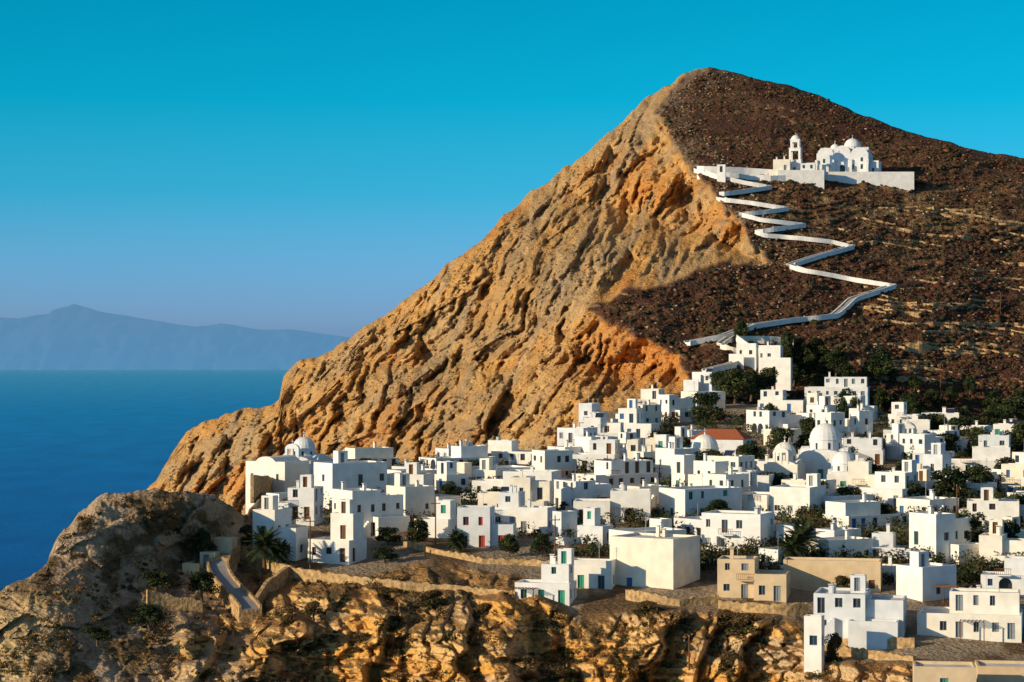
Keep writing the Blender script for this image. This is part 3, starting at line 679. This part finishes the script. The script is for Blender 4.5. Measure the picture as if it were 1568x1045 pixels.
zig=[(1068,262),(1100,272),(1140,281),(1178,288),(1140,294),(1100,299),(1106,307),(1150,312),(1204,321),(1170,326),(1136,329),(1165,338),(1230,346),(1195,351),(1160,356),(1170,362),(1225,366),(1275,372),(1304,379),(1280,386),(1245,396),(1208,408),(1230,415),(1300,428),(1368,439),(1345,447),(1305,460),(1292,473),(1278,485),(1210,492),(1150,501),(1110,516),(1052,527)]
def dsmooth(x,y):
    xs=np.array([x-10,x-5,x,x+5,x+10]*3,float);ys=np.array([y-4]*5+[y]*5+[y+4]*5,float)
    return float(Dm(xs,ys)[0].mean())-1.2
path('zigzag_path',zig,dsmooth,2.2,.4,lift=.5,step=4,below=1.1)
path('lower_footpath',[(1150,500),(1100,530),(1150,545),(1120,560),(1078,570)],dsmooth,1.6,.5,lift=.4)
wall_line('white_wall',[(1068,262),(1130,264),(1190,268)],dsmooth,1.8,.5,M_white,step=10)
wall_line('white_wall',[(1096,270),(1180,276),(1256,274)],dsmooth,1.6,.5,M_white,step=10)
wall_line('white_wall',[(1128,524),(1150,540),(1190,556),(1214,574)],dsmooth,2.2,.5,M_white,step=10)
wall_line('white_wall',[(1128,524),(1180,524),(1215,528)],dsmooth,1.8,.5,M_white,step=10)
fs=lambda x,y: float(Df(np.array([float(x)]),np.array([float(y)]),False)[0][0])-.5
for pts,h in (([(364,852),(400,868),(440,880),(500,890),(560,898),(640,905),(700,911),(790,918)],1.3),([(620,836),(680,850),(740,862),(870,868)],.8),([(440,882),(410,905),(392,930)],1.6),
    ([(960,915),(1040,930),(1100,925)],1.2),([(1100,935),(1170,940),(1235,940)],1.4),([(1262,990),(1320,992),(1400,990)],1.2),([(620,925),(700,930),(780,926)],.8),([(225,915),(280,925),(310,930)],1.0),([(1260,1000),(1370,1015),(1400,1020)],1.2),([(500,945),(560,950),(610,960)],.8),([(386,745),(430,748),(480,745)],2.0)):
    wall_line('stone_wall',pts,fs,h,.6,M_stone,step=5)
Rr=random.Random(9)
for i in range(50):
    y=Rr.uniform(290,590);x=Rr.uniform(1310,1560) if y>370 else Rr.uniform(1240,1540);n=Rr.uniform(50,170)
    if y<300 and x<1420: continue
    wall_line('terrace_wall',[(x+q,y+q*.08+3*math.sin(q/25+i)) for q in np.arange(0,n,10)],dmt,.45,.7,M_stone,step=5,below=1.5)
path('hillside_ramp',[(352,846),(338,858),(332,872),(338,888),(352,905),(372,925),(384,940)],lambda x,y:fs(x,y)-2.0,2.6,.5,mw=M_stone,lift=.7,step=4,sm=3)
house(306,336,872,26,-18,r=.8,style='box',wall=M_cream,dd=343,seed=4,dens=.4,name='gate_house');house(328,362,848,24,-18,r=.7,style='box',wall=M_cream,dd=346,seed=3,dens=.3,name='gate_house')

# ---------------------------------------------------------------- scrub
def ico():
    t=(1+5**.5)/2;v=np.array([(-1,t,0),(1,t,0),(-1,-t,0),(1,-t,0),(0,-1,t),(0,1,t),(0,-1,-t),(0,1,-t),(t,0,-1),(t,0,1),(-t,0,-1),(-t,0,1)])/math.sqrt(1+t*t)
    f=np.array([(0,11,5),(0,5,1),(0,1,7),(0,7,10),(0,10,11),(1,5,9),(5,11,4),(11,10,2),(10,7,6),(7,1,8),(3,9,4),(3,4,2),(3,2,6),(3,6,8),(3,8,9),(4,9,5),(2,4,11),(6,2,10),(8,6,7),(9,8,1)])
    return v,f
IV,IF=ico()
def blobs(name,pos,rad,cols_,mat,flat=.7):
    n=len(pos);V=IV[None]*(1+rng.uniform(-.35,.35,(n,12,1)));V=V*rad[:,None,None]*np.array([1,1,flat]);V=V+pos[:,None,:]
    F=IF[None]+12*np.arange(n)[:,None,None];C=np.repeat(cols_[:,None,:],12,1)*rng.uniform(.7,1.3,(n,12,1))
    return mesh_np(name,V.reshape(-1,3),F.reshape(-1,3),mat,C.reshape(-1,3),smooth=False)
def pickcol(n,pal,p):
    idx=rng.choice(len(pal),n,p=p);return np.array(pal)[idx]*rng.uniform(.7,1.3,(n,1))
NB=65000
px=rng.uniform(905,1700,NB);py=rng.uniform(100,660,NB)
top=np.interp(px,tx,ty);sd=scrub_sd(px,py)
dens=.45+.9*fbm(px/50,py/18,o=4,s=150)
k=(sd<-3)&(py>top+2)&(rng.random(NB)<np.clip(dens+.3,.08,1)*np.where((py<350)&(py>285)&(px>1150),.5,1))
px,py=px[k],py[k];d,_,_=Dm(px,py);pos=np.stack([(px-784)*K*d,d,CZ+(540-py)*K*d],-1);n=len(px)
big_=rng.random(n)<.12
blobs('hillside_scrub',pos,rng.uniform(.2,.6,n)*(1+1.2*big_),pickcol(n,[(.10,.044,.026),(.06,.035,.02),(.045,.045,.02),(.14,.07,.035)],[.33,.27,.28,.12]),M_bush,.7)
px=rng.uniform(905,1700,9000);py=rng.uniform(100,600,9000);top=np.interp(px,tx,ty);sd=scrub_sd(px,py)
k=(sd<0)&(py>top+2)&(((sd>-50)&(py<420))|(rng.random(9000)<.1));px,py=px[k],py[k];d,_,_=Dm(px,py);n=len(px);pos=np.stack([(px-784)*K*d,d-.2,CZ+(540-py)*K*d+.1],-1)
blobs('hillside_rocks',pos,rng.uniform(.25,.7,n),pickcol(n,[(.34,.24,.15),(.26,.18,.12)],[.5,.5]),M_bush,.6)
px=rng.uniform(250,1100,12000);py=rng.uniform(200,760,12000);top=np.interp(px,tx,ty);sd=scrub_sd(px,py)
k=(sd>8)&(py>top+8)&(fbm(px/35,py/25,o=3,s=155)>.2);px,py=px[k],py[k];d,_,_=Dm(px,py);n=len(px);pos=np.stack([(px-784)*K*d,d,CZ+(540-py)*K*d],-1)
blobs('cliff_scrub',pos,rng.uniform(.25,.55,n),pickcol(n,[(.24,.16,.08),(.14,.105,.05)],[.6,.4]),M_bush,.7)

def leaves(centers,radii,nper,size,pal,p,flat=.75):
    n=len(centers)*nper;c=np.repeat(centers,nper,0);r=np.repeat(radii,nper)
    v=rng.normal(size=(n,3));v/=np.linalg.norm(v,axis=1,keepdims=True);rr=rng.uniform(.35,1.05,n)**.6
    o=c+v*(r*rr)[:,None]*np.array([1,1,flat])
    a=rng.normal(size=(n,3));a/=np.linalg.norm(a,axis=1,keepdims=True);b=np.cross(a,v+rng.normal(size=(n,3))*.4);b/=np.linalg.norm(b,axis=1,keepdims=True)+1e-9
    s=(size*rng.uniform(.6,1.4,n))[:,None]
    V=np.stack([o-a*s,o+b*s*.6,o+a*s,o-b*s*.6],1)
    base=np.repeat(pickcol(len(centers),pal,p),nper,0);C=base*rng.uniform(.6,1.5,(n,1))
    return V.reshape(-1,3),np.arange(n*4).reshape(-1,4),np.repeat(C,4,0)
px=rng.uniform(-60,1640,8500);py=rng.uniform(745,1080,8500);tt=np.interp(px,fx,fy)
r_=sst(0,22,py-fedge(px));k=(r_>.7)&(py>tt+6)&((fbm(px/60,py/35,o=3,s=160)>.2)|(rng.random(8500)<.08));px,py=px[k],py[k]
d,_=Df(px,py);pos=np.stack([(px-784)*K*d,d,CZ+(540-py)*K*d+.15],-1);n=len(px);print('shrubs',n)
V,F,C=leaves(pos,rng.uniform(.3,.85,n)*(1+.9*(rng.random(n)<.12)),42,.14,[(.08,.06,.026),(.05,.06,.024),(.17,.09,.036),(.28,.155,.055)],[.28,.22,.28,.22],.65)
mesh_np('dry_shrubs',V,F,M_leaf,C,smooth=False)
px=rng.uniform(390,1620,2400);py=rng.uniform(610,900,2400)
k=np.array([inp(a,b,poly) for a,b in zip(px,py)])&(rng.random(2400)<np.where(px>1000,.95,.4));px,py=px[k],py[k];d=dv(py);pos=np.stack([(px-784)*K*d,d,CZ+(540-py)*K*d+.8],-1);n=len(px)
V,F,C=leaves(pos,rng.uniform(.8,2.3,n),120,.22,[(.035,.05,.02),(.05,.055,.022),(.09,.06,.025)],[.5,.3,.2],1.0)
mesh_np('garden_shrubs',V,F,M_leaf,C,smooth=False)

# ---------------------------------------------------------------- trees
def tube(V,F,C,p0,p1,r0,r1,n=7):
    p0=np.array(p0,float);p1=np.array(p1,float);a=p1-p0;a/=np.linalg.norm(a);q=np.array([1,0,0]) if abs(a[0])<.9 else np.array([0,1,0]);b=np.cross(a,q);b/=np.linalg.norm(b);c=np.cross(a,b)
    i=len(V)
    for (p,r) in((p0,r0),(p1,r1)):
        for k in range(n): V.append(p+r*(b*math.cos(2*math.pi*k/n)+c*math.sin(2*math.pi*k/n)));C.append((.12,.08,.05))
    for k in range(n): F.append((i+k,i+(k+1)%n,i+n+(k+1)%n,i+n+k))
def treemesh(seed,h=5.,r=2.3,dry=False):
    R=random.Random(seed);V=[];F=[];C=[]
    top=(R.uniform(-.3,.3),R.uniform(-.3,.3),h*.32);tube(V,F,C,(0,0,-1),top,.24,.16)
    cs=[];rs=[]
    for i in range(17):
        a=2.4*i+R.uniform(-.4,.4);zf=R.uniform(.22,.9);q=r*R.uniform(.3,.85)*(1.15-zf*.55);z=h*zf;c=(math.cos(a)*q,math.sin(a)*q,z);tube(V,F,C,top,c,.09,.03,5);cs.append(c);rs.append(r*R.uniform(.28,.5))
    cs.append((R.uniform(-.4,.4),0,h*.9));rs.append(r*.4)
    lv,lf,lc=leaves(np.array(cs),np.array(rs),190,.18,[(.03,.045,.018),(.05,.062,.022),(.02,.033,.013),(.07,.07,.025)] if not dry else [(.10,.07,.03),(.07,.06,.025),(.13,.08,.03),(.05,.05,.02)],[.35,.25,.25,.15],1.0)
    n0=len(V);V=np.concatenate([np.array(V),lv]);F=np.concatenate([np.array(F),lf+n0]);C=np.concatenate([np.array(C),lc])
    ob=mesh_np('tree',V,F,M_leaf,C,smooth=False);me=ob.data;bpy.data.objects.remove(ob);return me
TM=[treemesh(i) for i in range(6)]+[treemesh(9,dry=True)]
def tree(px,py,hp,wp=None,fn=None,dry=False,k=None):
    d=(fn(px,py) if fn else float(dv(py)))-1;h=hp*K*d;me=TM[6] if dry else TM[k if k is not None else random.randrange(6)]
    ob=bpy.data.objects.new('tree',me);ob.location=W(px,py,d);s=h/5.2;ww=(wp or hp)*K*d/4.9;ob.scale=(ww,ww,s);ob.rotation_euler[2]=random.uniform(0,6);scene.collection.objects.link(ob)
for q in [(1080,648,46,58),(1125,614,48,64),(1150,607,40,48),(1175,602,38,48),(1100,602,32,42),(1350,585,52,52,dsmooth),(1205,552,42,26,dsmooth),(1225,555,36,40,dsmooth),(1250,552,34,40,dsmooth),(1280,575,40,48,dsmooth),(1135,520,30,30,dsmooth),(1480,850,66,66),(1455,770,54,76),(1500,760,46,64),(1085,742,52,80),(1120,745,46,54),(1060,738,42,44),(1290,657,48,32),(1310,652,44,28),(820,787,42,50),(690,772,34,44),(640,832,38,44),(1545,852,54,46),(1330,747,44,56),(1370,762,36,46),(1250,772,36,46),(1195,692,36,46),(1395,642,32,44),(1500,702,46,60),(1540,747,46,56),(1340,702,36,42),(930,737,34,54),(985,732,32,46),(780,852,34,38),(830,852,34,38),(1010,692,32,36),(1410,707,36,46),(1555,642,34,56),(760,777,30,40),(596,834,26,44),(1450,702,38,46),(1515,657,30,56),(1240,670,30,46),(560,724,22,28),(725,730,26,30),(1420,832,40,56),(1560,802,46,56),(1390,772,36,64),(1300,782,36,50),(1040,705,36,60),(1180,760,36,60),(1010,770,30,44),(1560,700,50,60),(1470,680,40,50),(1150,720,44,60),(1100,800,34,50),(960,790,26,40),(1290,725,40,54),(1430,670,36,56)]:
    tree(*q)
for c,yy in GREEN[:100]: tree(c,yy+5,random.uniform(24,42),random.uniform(32,58))
for _ in range(30):
    x=random.uniform(1180,1600);y=random.uniform(595,650) if x>1340 else random.uniform(560,600);tree(x,y,random.uniform(14,28),random.uniform(22,44),dsmooth)
for q in [(1120,1040,42,50,fs),(1276,1030,60,36,fs),(1110,960,26,46,fs),(310,850,40,45,fs),(310,915,40,50,fs),(240,905,30,55,fs),(660,930,26,60,fs),(440,965,24,36,fs),(1140,975,34,70,fs),(740,950,26,45,fs),(990,945,24,60,fs),(230,960,34,50,fs),(590,860,22,46,fs),(480,945,24,40,fs),(1290,910,28,44,fs),(735,1010,30,50,fs),(860,1050,30,60,fs),(560,1000,30,70,fs),(380,840,36,34,fs),(150,985,26,50,fs)]:
    tree(*q,dry=random.random()<.6)
def palm(px,py,hp,k=0):
    d=float(dv(py))-2;h=hp*K*d;V=[];F=[];C=[];z=h*.5
    tube(V,F,C,(0,0,-1),(0,0,z),.32,.26,9)
    for i in range(46):
        a=i*2.399;el=math.radians(78-100*(i/46));L=h*.6;p=np.array([0,0,z]);dr=np.array([math.cos(a)*math.cos(el),math.sin(a)*math.cos(el),math.sin(el)])
        for s_ in range(7):
            q=p+dr*L/7;side=np.cross(dr,[0,0,1]);side/=np.linalg.norm(side)+1e-9
            for sg in(-1,1):
                for e in(0,.33,.66):
                    o=p+(q-p)*e;ln=.95*h/6*math.sin(math.pi*(s_+e+1)/8.5);i0=len(V)
                    V+= [o,o+dr*.26,o+side*sg*ln+dr*.35-np.array([0,0,.3*ln])];C+= [tuple(np.array((.04,.055,.02))*random.uniform(.6,1.4))]*3
                    V.append(o+dr*.08-np.array([0,0,.04]));C.append(C[-1]);F.append((i0,i0+1,i0+2,i0+3))
            p=q;dr=dr+np.array([0,0,-.17]);dr/=np.linalg.norm(dr)
    ob=mesh_np('palm_tree',np.array(V),np.array(F),M_leaf,np.array(C),smooth=False);ob.location=W(px,py,d)
palm(405,866,58);palm(1228,862,66);palm(1212,866,48);palm(700,845,32);palm(428,866,38)
def pole(px,py,hp,fn=None):
    d=(fn(px,py) if fn else float(dv(py)))-1.5;h=hp*K*d;mb=MB();mb.cyl(0,0,-1,h,.13,0,8,.09);mb.box(-.8,-.06,h-.7,.8,.06,h-.58,0)
    for x in(-.7,0,.7): mb.cyl(x,0,h-.58 if x else h,h-.35 if x else h+.2,.05,1,6)
    mb.obj('utility_pole',W(px,py,d),.3,[M_wood,M_metal])
for q in [(475,866,74),(667,835,70),(850,860,70),(1055,1015,40,fs),(1320,430,28,dmt),(1532,475,24,dmt),(1440,598,40,dmt),(1195,572,40,dmt),(1365,770,50),(1140,700,50),(930,742,44),(1010,742,30),(1465,800,56),(595,1030,30,fs)]: pole(*q)

# ---------------------------------------------------------------- light, sky, camera
SUN_EL=16;sunaz=(-.875,-.485)
sv=Vector((sunaz[0],sunaz[1],0)).normalized()*math.cos(math.radians(SUN_EL));sv.z=math.sin(math.radians(SUN_EL))
sl=bpy.data.lights.new('sun','SUN');sl.energy=5.0;sl.angle=math.radians(.5);sl.color=(1,.79,.50)
so=bpy.data.objects.new('sun',sl);so.rotation_euler=sv.to_track_quat('Z','Y').to_euler();so.location=(0,0,600);scene.collection.objects.link(so)
w=bpy.data.worlds.new('World');scene.world=w;w.use_nodes=True;nt=w.node_tree;L=nt.links;bg=nt.nodes['Background']
sk=N(nt,'ShaderNodeTexSky',sky_type='NISHITA');sk.sun_disc=False;sk.sun_elevation=math.radians(SUN_EL);sk.sun_rotation=math.atan2(sunaz[0],sunaz[1])%(2*math.pi);sk.altitude=200;sk.ozone_density=2.5;sk.dust_density=.6
g=N(nt,'ShaderNodeTexCoord');sp=N(nt,'ShaderNodeSeparateXYZ');L.new(g.outputs['Generated'],sp.inputs[0])
mr=N(nt,'ShaderNodeMapRange');mr.inputs['From Min'].default_value=0;mr.inputs['From Max'].default_value=.5;L.new(sp.outputs['Z'],mr.inputs['Value'])
rp=N(nt,'ShaderNodeValToRGB');e=rp.color_ramp.elements;e[0].position=0;e[0].color=(.25,.43,.69,1);e[1].position=1;e[1].color=(.44,.57,.86,1)
for p_,c_ in ((.03,(.25,.46,.74,1)),(.08,(.16,.49,.80,1)),(.14,(.05,.51,.81,1)),(.22,(.004,.53,.84,1)),(.32,(.0,.50,.85,1)),(.6,(.3,.53,.88,1))): e.new(p_).color=c_
bw=N(nt,'ShaderNodeRGBToBW');L.new(sk.outputs[0],bw.inputs[0])
mu=N(nt,'ShaderNodeVectorMath',operation='SCALE');L.new(mr.outputs[0],rp.inputs[0]);L.new(rp.outputs[0],mu.inputs[0]);L.new(bw.outputs[0],mu.inputs['Scale'])
m3=N(nt,'ShaderNodeVectorMath',operation='SCALE');m3.inputs['Scale'].default_value=1.75;L.new(mu.outputs[0],m3.inputs[0]);L.new(m3.outputs[0],bg.inputs['Color']);bg.inputs['Strength'].default_value=.11
cam=bpy.data.cameras.new('camera');cam.lens=80;cam.sensor_width=36;cam.clip_end=200000;cam.clip_start=1
co=bpy.data.objects.new('camera',cam);co.location=(0,0,CZ);co.rotation_euler=(math.pi/2+math.atan(17.5*K),0,0);scene.collection.objects.link(co);scene.camera=co
scene.view_settings.view_transform='Standard';scene.view_settings.look='None';scene.view_settings.exposure=0
